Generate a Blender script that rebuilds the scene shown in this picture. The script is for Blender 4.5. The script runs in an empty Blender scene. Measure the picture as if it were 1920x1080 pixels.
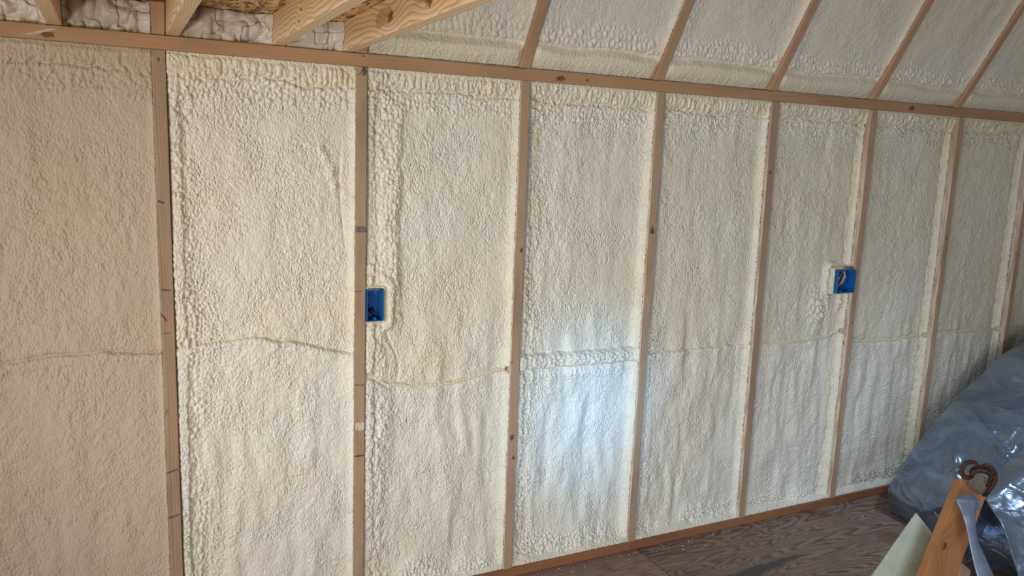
import bpy, bmesh, math, random
import numpy as np
from mathutils import Matrix, Vector

# ------------------------------------------------------------------ camera, light, exposure
F_PX, YAW, PITCH, ROLL = 1491.58, 0.464873, -0.165981, 0.0372701
CAM = Vector((-0.151008, -2.64222, 1.68140))
def cam_axes():
    cy, sy = math.cos(YAW), math.sin(YAW); cp, sp = math.cos(PITCH), math.sin(PITCH)
    cr, sr = math.cos(ROLL), math.sin(ROLL)
    fwd = Vector((sy*cp, cy*cp, sp)); right = Vector((cy, -sy, 0)); up = right.cross(fwd)
    return cr*right + sr*up, -sr*right + cr*up, fwd
RT, UP, FW = cam_axes()
scene = bpy.context.scene
COL = scene.collection
cd = bpy.data.cameras.new('camera'); cd.sensor_width = 36; cd.lens = F_PX/1920*36
cd.clip_start = 0.02; cd.clip_end = 60
co = bpy.data.objects.new('camera', cd); COL.objects.link(co)
m = Matrix.Identity(4)
for i in range(3):
    m[i][0] = RT[i]; m[i][1] = UP[i]; m[i][2] = -FW[i]; m[i][3] = CAM[i]
co.matrix_world = m
scene.camera = co

w = bpy.data.worlds.new('world'); scene.world = w; w.use_nodes = True
w.node_tree.nodes['Background'].inputs[0].default_value = (1.0, 0.87, 0.68, 1)
w.node_tree.nodes['Background'].inputs[1].default_value = 0.145

def area(name, loc, target, size, size_y, power, color, spread=180):
    l = bpy.data.lights.new(name, 'AREA'); l.shape = 'RECTANGLE'; l.size = size; l.size_y = size_y
    l.energy = power; l.color = color; l.spread = math.radians(spread)
    o = bpy.data.objects.new(name, l); COL.objects.link(o); o.location = loc
    d = Vector(target) - Vector(loc); o.rotation_euler = d.to_track_quat('-Z', 'Y').to_euler()
    return o
area('side_window_light', (-3.0, -2.1, 1.6), (1.3, 0, 0.9), 0.5, 0.8, 8.5, (0.58, 0.75, 1.0), 66)
area('gable_window_light', (-1.9, -3.2, 1.4), (0.62, 0, 0.80), 0.6, 0.8, 3.2, (1.0, 0.82, 0.45), 52)
area('foam_sheen_beam', (0.6, -4.2, 1.7), (1.56, 0, 0.66), 0.2, 0.5, 0.72, (0.18, 0.55, 1.0), 11)  # added narrow beam, stands in for a window's reflection on the foam
area('doorway_light', (-0.4, -3.9, 1.1), (2.6, 0, 0.4), 0.7, 1.0, 13.5, (0.64, 0.80, 1.0), 80)
area('roof_uplight', (-1.8, -3.2, 0.4), (2.4, 0, 2.5), 0.8, 0.4, 22, (1.0, 0.93, 0.77), 100)  # added unseen up-light, brightens the sloping roof bays like floor bounce
area('tarp_highlight_light', (3.3, -1.7, 3.3), (3.2, -0.8, 0.4), 0.5, 0.35, 4.2, (0.58, 0.78, 1.0), 46)  # added unseen overhead lamp, puts cool highlights on the tarp

scene.cycles.max_bounces = 6; scene.cycles.diffuse_bounces = 4; scene.cycles.glossy_bounces = 3
vs = scene.view_settings
vs.view_transform = 'Standard'; vs.look = 'None'; vs.gamma = 1.0; vs.exposure = 0.0
vs.use_curve_mapping = False

# ------------------------------------------------------------------ helpers
def ray(x, y):
    return RT*((x-960)/F_PX) + UP*((540-y)/F_PX) + FW
def at(x, y, dep):
    return CAM + ray(x, y)*dep
def tag(o, label=None, cat=None, group=None, kind=None):
    if label: o['label'] = label
    if cat: o['category'] = cat
    if group: o['group'] = group
    if kind: o['kind'] = kind
    return o
def link(name, me, mat=None, parent=None):
    o = bpy.data.objects.new(name, me); COL.objects.link(o)
    if mat: me.materials.append(mat)
    if parent: o.parent = parent
    return o
def empty(name, loc):
    o = bpy.data.objects.new(name, None); COL.objects.link(o); o.location = loc
    o.empty_display_size = 0.05
    return o
def from_bm(name, bm, mat=None, parent=None, smooth=False):
    bmesh.ops.recalc_face_normals(bm, faces=bm.faces)
    me = bpy.data.meshes.new(name); bm.to_mesh(me); bm.free()
    if smooth: me.polygons.foreach_set('use_smooth', [True]*len(me.polygons))
    return link(name, me, mat, parent)
def box_bm(bm, x0, x1, y0, y1, z0, z1, bev=0.0):
    vs_ = [bm.verts.new(p) for p in ((x0,y0,z0),(x1,y0,z0),(x1,y1,z0),(x0,y1,z0),(x0,y0,z1),(x1,y0,z1),(x1,y1,z1),(x0,y1,z1))]
    fs = [bm.faces.new([vs_[i] for i in q]) for q in ((0,3,2,1),(4,5,6,7),(0,1,5,4),(1,2,6,5),(2,3,7,6),(3,0,4,7))]
    if bev > 0:
        es = list({e for f in fs for e in f.edges})
        bmesh.ops.bevel(bm, geom=es, offset=bev, segments=2, profile=0.5, affect='EDGES')

# node graph helper
class G:
    def __init__(s, name):
        s.mat = bpy.data.materials.new(name); s.mat.use_nodes = True
        s.t = s.mat.node_tree; s.b = s.t.nodes['Principled BSDF']
        s.tc = s.t.nodes.new('ShaderNodeTexCoord')
        s.co = s.tc.outputs['Object']
    def put(s, inp, v):
        if hasattr(v, 'is_output') or isinstance(v, bpy.types.NodeSocket): s.t.links.new(v, inp)
        else: inp.default_value = v
    def m(s, op, a, b=0.0, c=0.0, clamp=False):
        n = s.t.nodes.new('ShaderNodeMath'); n.operation = op; n.use_clamp = clamp
        s.put(n.inputs[0], a); s.put(n.inputs[1], b); s.put(n.inputs[2], c)
        return n.outputs[0]
    def sep(s, v=None):
        n = s.t.nodes.new('ShaderNodeSeparateXYZ'); s.put(n.inputs[0], v if v is not None else s.co)
        return n.outputs[0], n.outputs[1], n.outputs[2]
    def comb(s, x, y, z):
        n = s.t.nodes.new('ShaderNodeCombineXYZ')
        for i, v in enumerate((x, y, z)): s.put(n.inputs[i], v)
        return n.outputs[0]
    def mapv(s, sc=(1,1,1), loc=(0,0,0), rot=(0,0,0), v=None):
        n = s.t.nodes.new('ShaderNodeMapping'); s.put(n.inputs[0], v if v is not None else s.co)
        n.inputs['Scale'].default_value = sc; n.inputs['Location'].default_value = loc; n.inputs['Rotation'].default_value = rot
        return n.outputs[0]
    def noise(s, scale, detail=3, rough=0.5, v=None, dist=0.0):
        n = s.t.nodes.new('ShaderNodeTexNoise'); s.put(n.inputs['Vector'], v if v is not None else s.co)
        n.inputs['Scale'].default_value = scale; n.inputs['Detail'].default_value = detail
        n.inputs['Roughness'].default_value = rough; n.inputs['Distortion'].default_value = dist
        return n.outputs['Fac']
    def voro(s, scale, feature='F1', v=None, out='Distance', rnd=1.0):
        n = s.t.nodes.new('ShaderNodeTexVoronoi'); n.feature = feature; s.put(n.inputs['Vector'], v if v is not None else s.co)
        n.inputs['Scale'].default_value = scale; n.inputs['Randomness'].default_value = rnd
        return n.outputs[out]
    def ramp(s, f, stops):
        n = s.t.nodes.new('ShaderNodeValToRGB'); s.put(n.inputs[0], f)
        e = n.color_ramp.elements
        while len(e) < len(stops): e.new(0.5)
        for el, (p, c) in zip(e, stops):
            el.position = p; el.color = (*c, 1) if len(c) == 3 else c
        return n.outputs[0]
    def mix(s, f, a, b, mode='MIX'):
        n = s.t.nodes.new('ShaderNodeMix'); n.data_type = 'RGBA'; n.blend_type = mode
        s.put(n.inputs[0], f)
        for i, v in ((6, a), (7, b)):
            if isinstance(v, tuple): v = (*v, 1) if len(v) == 3 else v
            s.put(n.inputs[i], v)
        return n.outputs[2]
    def step(s, x, lo, hi):
        n = s.t.nodes.new('ShaderNodeMapRange'); n.interpolation_type = 'SMOOTHSTEP'
        s.put(n.inputs[0], x); n.inputs[1].default_value = lo; n.inputs[2].default_value = hi
        return n.outputs[0]
    def bump(s, h, strength=0.3, dist=0.002, normal=None):
        n = s.t.nodes.new('ShaderNodeBump'); s.put(n.inputs['Height'], h)
        n.inputs['Strength'].default_value = strength; n.inputs['Distance'].default_value = dist
        if normal is not None: s.put(n.inputs['Normal'], normal)
        return n.outputs[0]
    def out(s, color, rough=0.6, normal=None, metallic=0.0, spec=0.5):
        s.put(s.b.inputs['Base Color'], (*color, 1) if isinstance(color, tuple) and len(color) == 3 else color)
        s.put(s.b.inputs['Roughness'], rough)
        s.b.inputs['Metallic'].default_value = metallic
        s.b.inputs['Specular IOR Level'].default_value = spec
        if normal is not None: s.put(s.b.inputs['Normal'], normal)
        return s.mat

def plain(name, col, rough=0.5, metallic=0.0, var=0.15, scale=60):
    g = G(name); n = g.noise(scale, 3)
    c = g.mix(g.m('MULTIPLY', n, var), col, tuple(x*0.45 for x in col))
    return g.out(c, rough, g.bump(n, 0.15, 0.0005), metallic)

def wood(name, light, dark, freq=260, ox=0.03, oy=0.05, seed=0, warp=0.012, zs=1.2, knots=(), marks=(), patches=(), film=0.0, rough=0.62, grime=0.25, contrast=0.8):
    """Sawn softwood, grain along local Z. knots: (x,y,z,R). marks: (z, half height, slope, colour, rag, xlo, xhi)."""
    g = G(name); x, y, z = g.sep()
    sv = g.mapv((5, 5, zs), (seed*3.1, seed*1.7, seed*2.3))
    wv = g.t.nodes.new('ShaderNodeTexNoise'); g.put(wv.inputs['Vector'], sv); wv.inputs['Scale'].default_value = 1.0; wv.inputs['Detail'].default_value = 2
    wx, wy, wz = g.sep(wv.outputs['Color'])
    ax = g.m('ADD', g.m('ADD', x, ox), g.m('MULTIPLY', g.m('SUBTRACT', wx, .5), warp*6))
    ay = g.m('ADD', g.m('ADD', y, oy), g.m('MULTIPLY', g.m('SUBTRACT', wy, .5), warp*6))
    r = g.m('SQRT', g.m('ADD', g.m('MULTIPLY', ax, ax), g.m('MULTIPLY', ay, ay)))
    kd = None; kn_n = g.noise(110, 3, .6) if knots else None
    for kx, ky, kz, R in knots:
        dx = g.m('SUBTRACT', x, kx); dy = g.m('SUBTRACT', y, ky); dz = g.m('MULTIPLY', g.m('SUBTRACT', z, kz), 0.55)
        d = g.m('SQRT', g.m('ADD', g.m('ADD', g.m('MULTIPLY', dx, dx), g.m('MULTIPLY', dy, dy)), g.m('MULTIPLY', dz, dz)))
        e = g.m('EXPONENT', g.m('MULTIPLY', g.m('MULTIPLY', d, d), -1.0/(R*2.2)**2))
        r = g.m('ADD', r, g.m('MULTIPLY', e, R*1.3))
        kk = g.m('SUBTRACT', 1.0, g.step(g.m('ADD', d, g.m('MULTIPLY', g.m('SUBTRACT', kn_n, .5), R*1.6)), R*0.30, R*0.62))
        kd = kk if kd is None else g.m('MAXIMUM', kd, kk)
    ph = g.m('MULTIPLY', r, freq)
    fr = g.m('FRACT', ph)
    ring = g.m('POWER', fr, 2.5)
    ring = g.m('MULTIPLY', ring, g.m('SUBTRACT', 1.0, g.step(fr, 0.9, 1.0)))
    fine = g.noise(1.0, 4, .6, g.mapv((320, 320, 9), (seed, 0, 0)))
    f = g.m('ADD', g.m('MULTIPLY', ring, contrast), g.m('MULTIPLY', g.m('SUBTRACT', fine, .5), 0.9), clamp=True)
    c = g.mix(f, light, dark)
    big = g.noise(1.0, 3, .6, g.mapv((9, 9, 2.2), (seed*5, 1, 2)))
    c = g.mix(g.m('MULTIPLY', g.step(big, 0.42, 0.75), grime), c, tuple(v*0.45 for v in dark))
    for px_, py_, pz_, pw_, pl_ in patches:
        pn = g.noise(22, 3, .6)
        e = g.m('ADD', g.m('POWER', g.m('DIVIDE', g.m('ABSOLUTE', g.m('SUBTRACT', y, py_)), pw_), 2), g.m('POWER', g.m('DIVIDE', g.m('ABSOLUTE', g.m('SUBTRACT', z, pz_)), pl_), 2))
        e = g.m('ADD', e, g.m('MULTIPLY', g.m('ABSOLUTE', g.m('SUBTRACT', x, px_)), 60)); e = g.m('ADD', e, g.m('MULTIPLY', g.m('SUBTRACT', pn, .5), 2.2))
        c = g.mix(g.m('MULTIPLY', g.m('SUBTRACT', 1.0, g.step(e, .85, .95)), .5), c, (.36, .165, .065))
    if film > 0:      # thin pale overspray left on the face that looks left
        fm = g.m('MULTIPLY', g.step(g.m('MULTIPLY', x, -1.0), .0165, .0188), g.step(g.noise(1, 4, .65, g.mapv((40, 60, 7))), .30, .62))
        topm = g.m('SUBTRACT', 1.0, g.m('MULTIPLY', g.step(z, 1.45, 1.75), .75))
        c = g.mix(g.m('MULTIPLY', g.m('MULTIPLY', fm, topm), film), c, (.72, .655, .55))
    if kd is not None:
        c = g.mix(g.m('MULTIPLY', kd, 0.85), c, (dark[0]*.28, dark[1]*.2, dark[2]*.2))
    nn = g.noise(90, 4, .65)
    for mz, hh, sl, colr, rag, xl, xh in marks:
        zz = g.m('ADD', g.m('SUBTRACT', z, mz), g.m('MULTIPLY', x, sl))
        zz = g.m('ABSOLUTE', g.m('ADD', zz, g.m('MULTIPLY', g.m('SUBTRACT', nn, .5), rag)))
        mk = g.m('SUBTRACT', 1.0, g.step(zz, hh*0.6, hh))
        xx = g.m('MULTIPLY', g.step(x, xl-.002, xl), g.m('SUBTRACT', 1.0, g.step(x, xh, xh+.002)))
        mk = g.m('MULTIPLY', mk, xx)
        mk = g.m('MULTIPLY', mk, g.step(nn, 0.30, 0.5))
        c = g.mix(g.m('MULTIPLY', mk, .9), c, colr)
    nrm = g.bump(g.m('ADD', g.m('MULTIPLY', ring, .6), fine), 0.25, 0.0009)
    return g.out(c, rough, nrm, spec=0.35)

def lumber(name, P, L, face_n, wd, dp, mat, parent=None, bev=0.0022, jag=None, seed=0):
    """A board: local Z along L from P, local -Y faces face_n, X width centred, Y depth 0..dp."""
    L = Vector(L); ln = L.length; Z = L.normalized()
    Y = -Vector(face_n); Y = (Y - Z*Y.dot(Z)).normalized(); X = Y.cross(Z)
    bm = bmesh.new(); box_bm(bm, -wd/2, wd/2, 0, dp, 0, ln, bev)
    if jag:
        rnd = random.Random(seed)
        bmesh.ops.subdivide_edges(bm, edges=[e for e in bm.edges if abs((e.verts[0].co-e.verts[1].co).x) > wd*.5], cuts=18, use_grid_fill=True)
        h = [rnd.uniform(-1, 1) for _ in range(40)]
        for v in bm.verts:
            if v.co.z > ln*0.98:
                t = (v.co.x/wd+.5)*22; i = max(0, min(38, int(t)))
                v.co.z += jag*(h[i]*(1-(t-i))+h[i+1]*(t-i))*0.5 + jag*1.1*(abs(v.co.x/wd+.12)*2)**1.5 + (v.co.y-dp/2)*0.15*h[i]
    o = from_bm(name, bm, mat, parent)
    M = Matrix.Identity(4)
    for i in range(3): M[i][0] = X[i]; M[i][1] = Y[i]; M[i][2] = Z[i]; M[i][3] = P[i]
    o.matrix_world = M
    return o

def tube(name, pts, rad, mat, parent=None, n=10, closed=False):
    bm = bmesh.new(); rings = []
    P = [Vector(p) for p in pts]; R = rad if isinstance(rad, (list, tuple)) else [rad]*len(P)
    prev = None
    for i, p in enumerate(P):
        t = (P[min(i+1, len(P)-1)] - P[max(i-1, 0)]).normalized()
        u = prev - t*prev.dot(t) if prev is not None else t.orthogonal()
        if u.length < 1e-6: u = t.orthogonal()
        u.normalize(); prev = u; v = t.cross(u)
        rings.append([bm.verts.new(p + (u*math.cos(a)+v*math.sin(a))*R[i]) for a in [2*math.pi*k/n for k in range(n)]])
    for a, b in zip(rings, rings[1:]):
        for k in range(n): bm.faces.new((a[k], a[(k+1)%n], b[(k+1)%n], b[k]))
    bm.faces.new(rings[0][::-1]); bm.faces.new(rings[-1])
    return from_bm(name, bm, mat, parent, True)
def spline(pts, n=6):
    P = [Vector(p) for p in pts]; out = []
    for i in range(len(P)-1):
        a, b, c, d = P[max(i-1,0)], P[i], P[i+1], P[min(i+2,len(P)-1)]
        for k in range(n):
            t = k/n
            out.append(0.5*((2*b)+(c-a)*t+(2*a-5*b+4*c-d)*t*t+(3*b-a-3*c+d)*t**3))
    return out+[P[-1]]

# ------------------------------------------------------------------ noise in numpy
_rs = np.random.RandomState(7)
_T = _rs.rand(4096, 4)
def _h(ix, iy, k=0):
    i = (ix.astype(np.int64)*73856093 ^ iy.astype(np.int64)*19349663 ^ (k*83492791)) & 0xFFFFFF
    i = (i ^ (i >> 11)) & 4095
    return i
def vnoise(x, y, k=0):
    ix = np.floor(x); iy = np.floor(y); fx = x-ix; fy = y-iy
    fx = fx*fx*fx*(fx*(fx*6-15)+10); fy = fy*fy*fy*(fy*(fy*6-15)+10)
    a = _T[_h(ix, iy, k), 0]; b = _T[_h(ix+1, iy, k), 0]; c = _T[_h(ix, iy+1, k), 0]; d = _T[_h(ix+1, iy+1, k), 0]
    return (a*(1-fx)+b*fx)*(1-fy)+(c*(1-fx)+d*fx)*fy - 0.5
def fbm(x, y, o=4, k=0):
    s = 0; a = 1
    for i in range(o):
        s = s + a*vnoise(x, y, k+i*13); x = x*2.03+5.1; y = y*2.03+1.7; a *= .5
    return s
def worley(x, y, k=0):
    ix = np.floor(x); iy = np.floor(y)
    f1 = np.full(x.shape, 9.0); f2 = np.full(x.shape, 9.0); rv = np.zeros(x.shape)
    for i in (-1, 0, 1):
        for j in (-1, 0, 1):
            h = _h(ix+i, iy+j, k)
            d = np.hypot(ix+i+0.1+.8*_T[h, 1]-x, iy+j+0.1+.8*_T[h, 2]-y)
            n = d < f1
            f2 = np.where(n, f1, np.minimum(f2, d)); rv = np.where(n, _T[h, 3], rv); f1 = np.where(n, d, f1)
    return f1, f2, rv
def ss(x, a, b):
    t = np.clip((x-a)/(b-a), 0, 1); return t*t*(3-2*t)
def bub(x, y, k=0, rnd=0.35):
    """puffy cells: round tops, sharp creases"""
    f1, f2, rv = worley(x, y, k)
    return (np.sqrt(np.clip(f2-f1, 0, 1))*0.75 + 0.25*(1-f1))*(1-rnd+rnd*rv)

def sheet(name, X, Y, Z, mat, parent=None, tint=None, back=None):
    """grid surface; back = offset vector giving the sheet a real thickness (sides and rear)."""
    nv, nu = X.shape
    V = np.stack([X, Y, Z], -1).reshape(-1, 3)
    idx = np.arange(nv*nu).reshape(nv, nu)
    F = np.stack([idx[:-1, :-1], idx[:-1, 1:], idx[1:, 1:], idx[1:, :-1]], -1).reshape(-1, 4)
    n0 = len(V)
    if back is not None:
        ring = np.concatenate([idx[0, :], idx[1:, -1], idx[-1, -2::-1], idx[-2:0:-1, 0]])
        q = back(V[ring]); nr = len(ring)
        V = np.concatenate([V, q]); bi = n0+np.arange(nr)
        S = np.stack([ring, bi, np.roll(bi, -1), np.roll(ring, -1)], -1)
        F = np.concatenate([F, S])
    me = bpy.data.meshes.new(name)
    nf = len(F); me.vertices.add(len(V)); me.vertices.foreach_set('co', V.astype(np.float32).ravel())
    me.loops.add(nf*4); me.polygons.add(nf)
    me.loops.foreach_set('vertex_index', F.astype(np.int32).ravel())
    me.polygons.foreach_set('loop_start', np.arange(0, nf*4, 4, dtype=np.int32))
    me.update(calc_edges=True); me.validate()
    me.polygons.foreach_set('use_smooth', np.ones(len(me.polygons), bool))
    if tint is not None:
        a = me.attributes.new('tint', 'FLOAT', 'POINT')
        t = np.zeros(len(V), np.float32); t[:n0] = tint.ravel(); a.data.foreach_set('value', t)
    return link(name, me, mat, parent)

# ------------------------------------------------------------------ materials
def foam_mat(name, base, yellow, rough=0.34, pebble=1.0, seed=0, grey=None):
    g = G(name)
    at_ = g.t.nodes.new('ShaderNodeAttribute'); at_.attribute_name = 'tint'
    big = g.noise(2.3, 3, .55, g.mapv((1,1,1), (seed, seed*2, 0)))
    t = g.m('ADD', at_.outputs['Fac'], g.m('MULTIPLY', g.m('SUBTRACT', g.step(big, .3, .75), .35), .42), clamp=True)
    c = g.mix(t, base, yellow)
    pk = g.noise(5, 3, .6, g.mapv((1,1,1), (4+seed, 0, 2)))
    c = g.mix(g.m('MULTIPLY', g.step(pk, .5, .8), .25), c, grey or (0.74, 0.66, 0.60))
    wv = g.noise(40, 2, .5)
    vv = g.mapv((1.15, 1, .78), (0,0,0), (0, .35, 0))
    n = g.t.nodes.new('ShaderNodeVectorMath'); n.operation = 'ADD'
    nn = g.t.nodes.new('ShaderNodeTexNoise'); g.put(nn.inputs['Vector'], g.co); nn.inputs['Scale'].default_value = 35
    sc = g.t.nodes.new('ShaderNodeVectorMath'); sc.operation = 'SCALE'; g.put(sc.inputs[0], nn.outputs['Color']); sc.inputs['Scale'].default_value = 0.008
    g.put(n.inputs[0], vv); g.put(n.inputs[1], sc.outputs[0])
    v1 = g.voro(125, 'SMOOTH_F1', n.outputs[0]); v2 = g.voro(235, 'SMOOTH_F1', n.outputs[0])
    fn = g.noise(420, 3, .6)
    pm = g.noise(7, 3, .6)
    h = g.m('MULTIPLY', g.m('ADD', g.m('MULTIPLY', v1, -1.0), g.m('MULTIPLY', v2, -.55)), g.m('ADD', .45, g.step(pm, .3, .7)))
    h = g.m('ADD', h, g.m('MULTIPLY', fn, .12))
    nrm = g.bump(h, 0.85*pebble, 0.005)
    g.b.inputs['Subsurface Weight'].default_value = 0.0
    return g.out(c, g.m('ADD', rough, g.m('MULTIPLY', wv, .12)), nrm, spec=0.45)

CREAM = (0.79, 0.745, 0.665); YEL = (0.755, 0.655, 0.45)
FOAM = foam_mat('spray_foam_cream', CREAM, YEL)
FOAM_TAN_DIM = foam_mat('spray_foam_tan_dimmed', (0.53, 0.435, 0.335), (0.52, 0.405, 0.27), 0.55, 0.7, 3, (0.53, 0.42, 0.34))  # tan foam, base taken darker to carry this bay's dimmer light
FOAM_ROOF = foam_mat('spray_foam_roof', (0.79, 0.73, 0.645), (0.77, 0.69, 0.49), 0.36, 0.75, 5, (0.72, 0.69, 0.67))
FOAM_BLOCK = foam_mat('spray_foam_block', (0.66, 0.60, 0.56), (0.60, 0.50, 0.36), 0.26, 0.25, 8, (0.60, 0.56, 0.57))

STUD_L = (0.47, 0.315, 0.205); STUD_D = (0.28, 0.165, 0.098)
INK = (0.05, 0.045, 0.06)

# ------------------------------------------------------------------ setting
def osb_mat():
    g = G('osb_sheathing')
    def flakes(sc, rot, k):
        v = g.mapv((sc, sc*.34, 1), (k, k*2, 0), (0, 0, rot))
        n = g.t.nodes.new('ShaderNodeTexVoronoi'); g.put(n.inputs[0], v); n.inputs['Scale'].default_value = 1
        return n.outputs['Color'], n.outputs['Distance']
    c1, d1 = flakes(60, .5, 1); c2, d2 = flakes(48, -.7, 7); c3, d3 = flakes(75, 1.5, 3)
    a, b, c = g.sep(c1); a2, b2, _ = g.sep(c2); a3, _, _ = g.sep(c3)
    f = g.mix(g.step(b, .45, .55), c1, c2); f = g.mix(g.step(b2, .55, .6), f, c3)
    x, _, _ = g.sep(f)
    st = g.noise(1, 3, .6, g.mapv((300, 30, 1), (0,0,0), (0,0,.6)))
    x = g.m('ADD', x, g.m('MULTIPLY', g.m('SUBTRACT', st, .5), .5))
    col = g.ramp(x, [(0.05, (.20,.085,.03)), (.3, (.46,.25,.09)), (.6, (.66,.42,.19)), (.9, (.80,.60,.34))])
    return g.out(col, .6, g.bump(x, .5, .0015))
def ply_mat():
    g = G('plywood_floor'); x, y, z = g.sep()
    right = g.step(x, 1.829, 1.831)
    off = g.m('MULTIPLY', right, 3.7)
    v = g.comb(g.m('MULTIPLY', x, 1.1), g.m('MULTIPLY', y, 8.0), off)
    n = g.noise(1.0, 2, .45, v, .35)
    fr = g.m('FRACT', g.m('MULTIPLY', n, 26))
    ring = g.m('MULTIPLY', g.step(fr, .15, .85), g.m('SUBTRACT', 1.0, g.step(fr, .88, 1.0)))
    n2 = g.noise(1.0, 4, .6, g.mapv((22, 240, 1)))
    f = g.m('ADD', g.m('MULTIPLY', ring, .75), g.m('MULTIPLY', g.m('SUBTRACT', n2, .5), .7), clamp=True)
    col = g.mix(f, (0.27, 0.185, 0.145), (0.075, 0.040, 0.030))
    col = g.mix(g.m('MULTIPLY', g.m('SUBTRACT', 1.0, right), .35), col, (0.36, 0.24, 0.17))
    st = g.noise(1, 3, .6, g.mapv((2.2, 4.5, 1), (2.1, .4, 0)))
    col = g.mix(g.m('MULTIPLY', g.step(st, .55, .72), .75), col, (0.12, 0.045, 0.028))
    # long dark scuff in front of the wall
    lx = g.m('SUBTRACT', x, 2.12); ly = g.m('ADD', y, .36); u_ = g.m('ADD', g.m('MULTIPLY', lx, .98), g.m('MULTIPLY', ly, .1)); v_ = g.m('SUBTRACT', ly, g.m('MULTIPLY', lx, .12))
    e = g.m('ADD', g.m('POWER', g.m('DIVIDE', g.m('ABSOLUTE', u_), .34), 2), g.m('POWER', g.m('DIVIDE', g.m('ABSOLUTE', v_), .035), 2))
    e = g.m('ADD', e, g.m('MULTIPLY', g.m('SUBTRACT', g.noise(14, 4, .7), .5), 2.6))
    col = g.mix(g.m('MULTIPLY', g.m('SUBTRACT', 1.0, g.step(e, .3, 1.3)), .8), col, (.035, .034, .04))
    seam = g.m('SUBTRACT', 1.0, g.step(g.m('ABSOLUTE', g.m('SUBTRACT', x, 1.83)), .0012, .0022))
    col = g.mix(seam, col, (.02, .012, .01))
    dust = g.noise(6, 4, .6); col = g.mix(g.m('MULTIPLY', g.step(dust, .5, .8), .22), col, (.34, .30, .30))
    return g.out(col, g.m('ADD', .42, g.m('MULTIPLY', n2, .25)), g.bump(g.m('ADD', f, g.m('MULTIPLY', seam, -3)), .25, .001), spec=.4)

def slab(name, x0, x1, y0, y1, z0, z1, mat, kind='structure', bev=0):
    bm = bmesh.new(); box_bm(bm, x0, x1, y0, y1, z0, z1, bev)
    return tag(from_bm(name, bm, mat), kind=kind)
XL, XR = -1.02, 4.95
slab('floor', XL-.5, XR+.6, -4.2, 0.13, -0.03, 0.0, ply_mat())
slab('wall_back', XL, XR, 0.093, 0.11, 0.0, 1.985, osb_mat())
OSB = osb_mat()
slab('ceiling', XL, 0.548, -3.0, 0.07, 2.0845, 2.096, OSB)
# sloping roof deck behind the rafters, 60 degrees
SL = Vector((0, -0.5, 0.8660254)); NI = Vector((0, 0.8660254, 0.5))     # up the slope, into the roof
Z0 = 1.9905
def slope_pt(x, v, d): return Vector((x, 0, Z0)) + SL*v + NI*d
bm = bmesh.new()
q = [slope_pt(a, b, c) for c in (.105, .12) for a, b in ((XL, 0), (XR, 0), (XR, 2.0), (XL, 2.0))]
vv = [bm.verts.new(p) for p in q]
for f in ((0,1,2,3), (7,6,5,4), (0,4,5,1), (1,5,6,2), (2,6,7,3), (3,7,4,0)): bm.faces.new([vv[i] for i in f])
tag(from_bm('ceiling_slope', bm, OSB), kind='structure')

slab('wall_right', XR+.001, XR+.02, -3.2, .09, 0, 3.4, plain('end_wall_foam', (.70, .65, .56), .6, 0, .15, 30))

# ------------------------------------------------------------------ framing
HB = 1.949
PLT = wood('top_plate_fir', (0.47, 0.27, 0.145), (0.36, 0.18, 0.085), 300, .02, .09, 2, .006, .5,
           knots=[(0.006, 0, 0.72, .020), (0.004, 0, 2.362, .020), (.002, 0, 2.48, .010), (0.0, 0, 4.29, .022), (-.012, 0, 1.615, .006)],
           marks=[(.7, .012, 3, (.62,.5,.42), .02, -.01, .01)], grime=.3, contrast=.5)
o = lumber('top_plate', (XL, 0, HB+.0205), (XR-XL, 0, 0), (0, -1, 0), .041, .093, PLT)
tag(o, 'long horizontal brown lumber plate running along the top of the foamed wall', 'lumber')
BPL = wood('bottom_plate_fir', (0.31, 0.135, 0.062), (0.22, 0.085, 0.04), 300, .03, .09, 4, .006, .5, grime=.35, contrast=.4,
           marks=[(2.825, .0015, 0, (.04,.02,.015), .002, -.03, .03)])
o = lumber('bottom_plate', (XL, 0, .0195), (XR-XL, 0, 0), (0, -1, 0), .038, .093, BPL)
tag(o, 'long reddish brown lumber plate lying on the plywood along the foot of the wall', 'lumber')

stud_x = [(-.020, -.020), (.5925, .589), (1.200, 1.2005), (1.804, 1.800), (2.411, 2.427), (3.0205, 3.0215), (3.647, 3.645), (4.262, 4.260)]
GR = (.12, .11, .11)
stud_knots = [[(0, 0, 1.88, .007)], [(.008, 0, 1.895, .016)], [(.006, 0, 1.29, .012), (-.002, 0, .555, .015), (.008, 0, .47, .01)],
              [(.0, 0, 1.36, .018)], [(-.004, 0, 1.61, .009)], [(.004, 0, .9, .008)], [(0, 0, 1.3, .008)], [(.003, 0, 1.2, .008)]]
stud_marks = [[(1.46, .004, .3, INK, .012, -.015, .004), (1.19, .0035, .2, INK, .01, -.014, .01), (1.09, .006, 1.4, INK, .02, -.019, -.004), (1.054, .003, 0, (.22,.1,.06), .006, -.019, .008),
               (.60, .003, -.3, INK, .006, -.019, .012), (.445, .003, -.2, INK, .008, -.019, .019), (.8, .012, 0, (.30,.17,.12), .03, -.019, -.006)],
              [(1.374, .013, 0, GR, .003, -.019, .019), (1.895, .003, -1.2, (.07,.05,.04), .01, -.01, .019), (.826, .0025, .1, (.13,.06,.05), .003, -.019, .019),
               (.675, .016, 0, (.70,.64,.52), .03, -.013, .016), (.565, .0035, 0, INK, .008, -.019, .015), (1.16, .0018, 0, (.05,.04,.04), .002, -.019, .004)],
              [(.858, .006, 0, (.25,.13,.08), .02, -.019, -.01)], [(1.353, .008, 0, (.09,.06,.05), .01, -.008, .01)], [], [], [], []]
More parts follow.
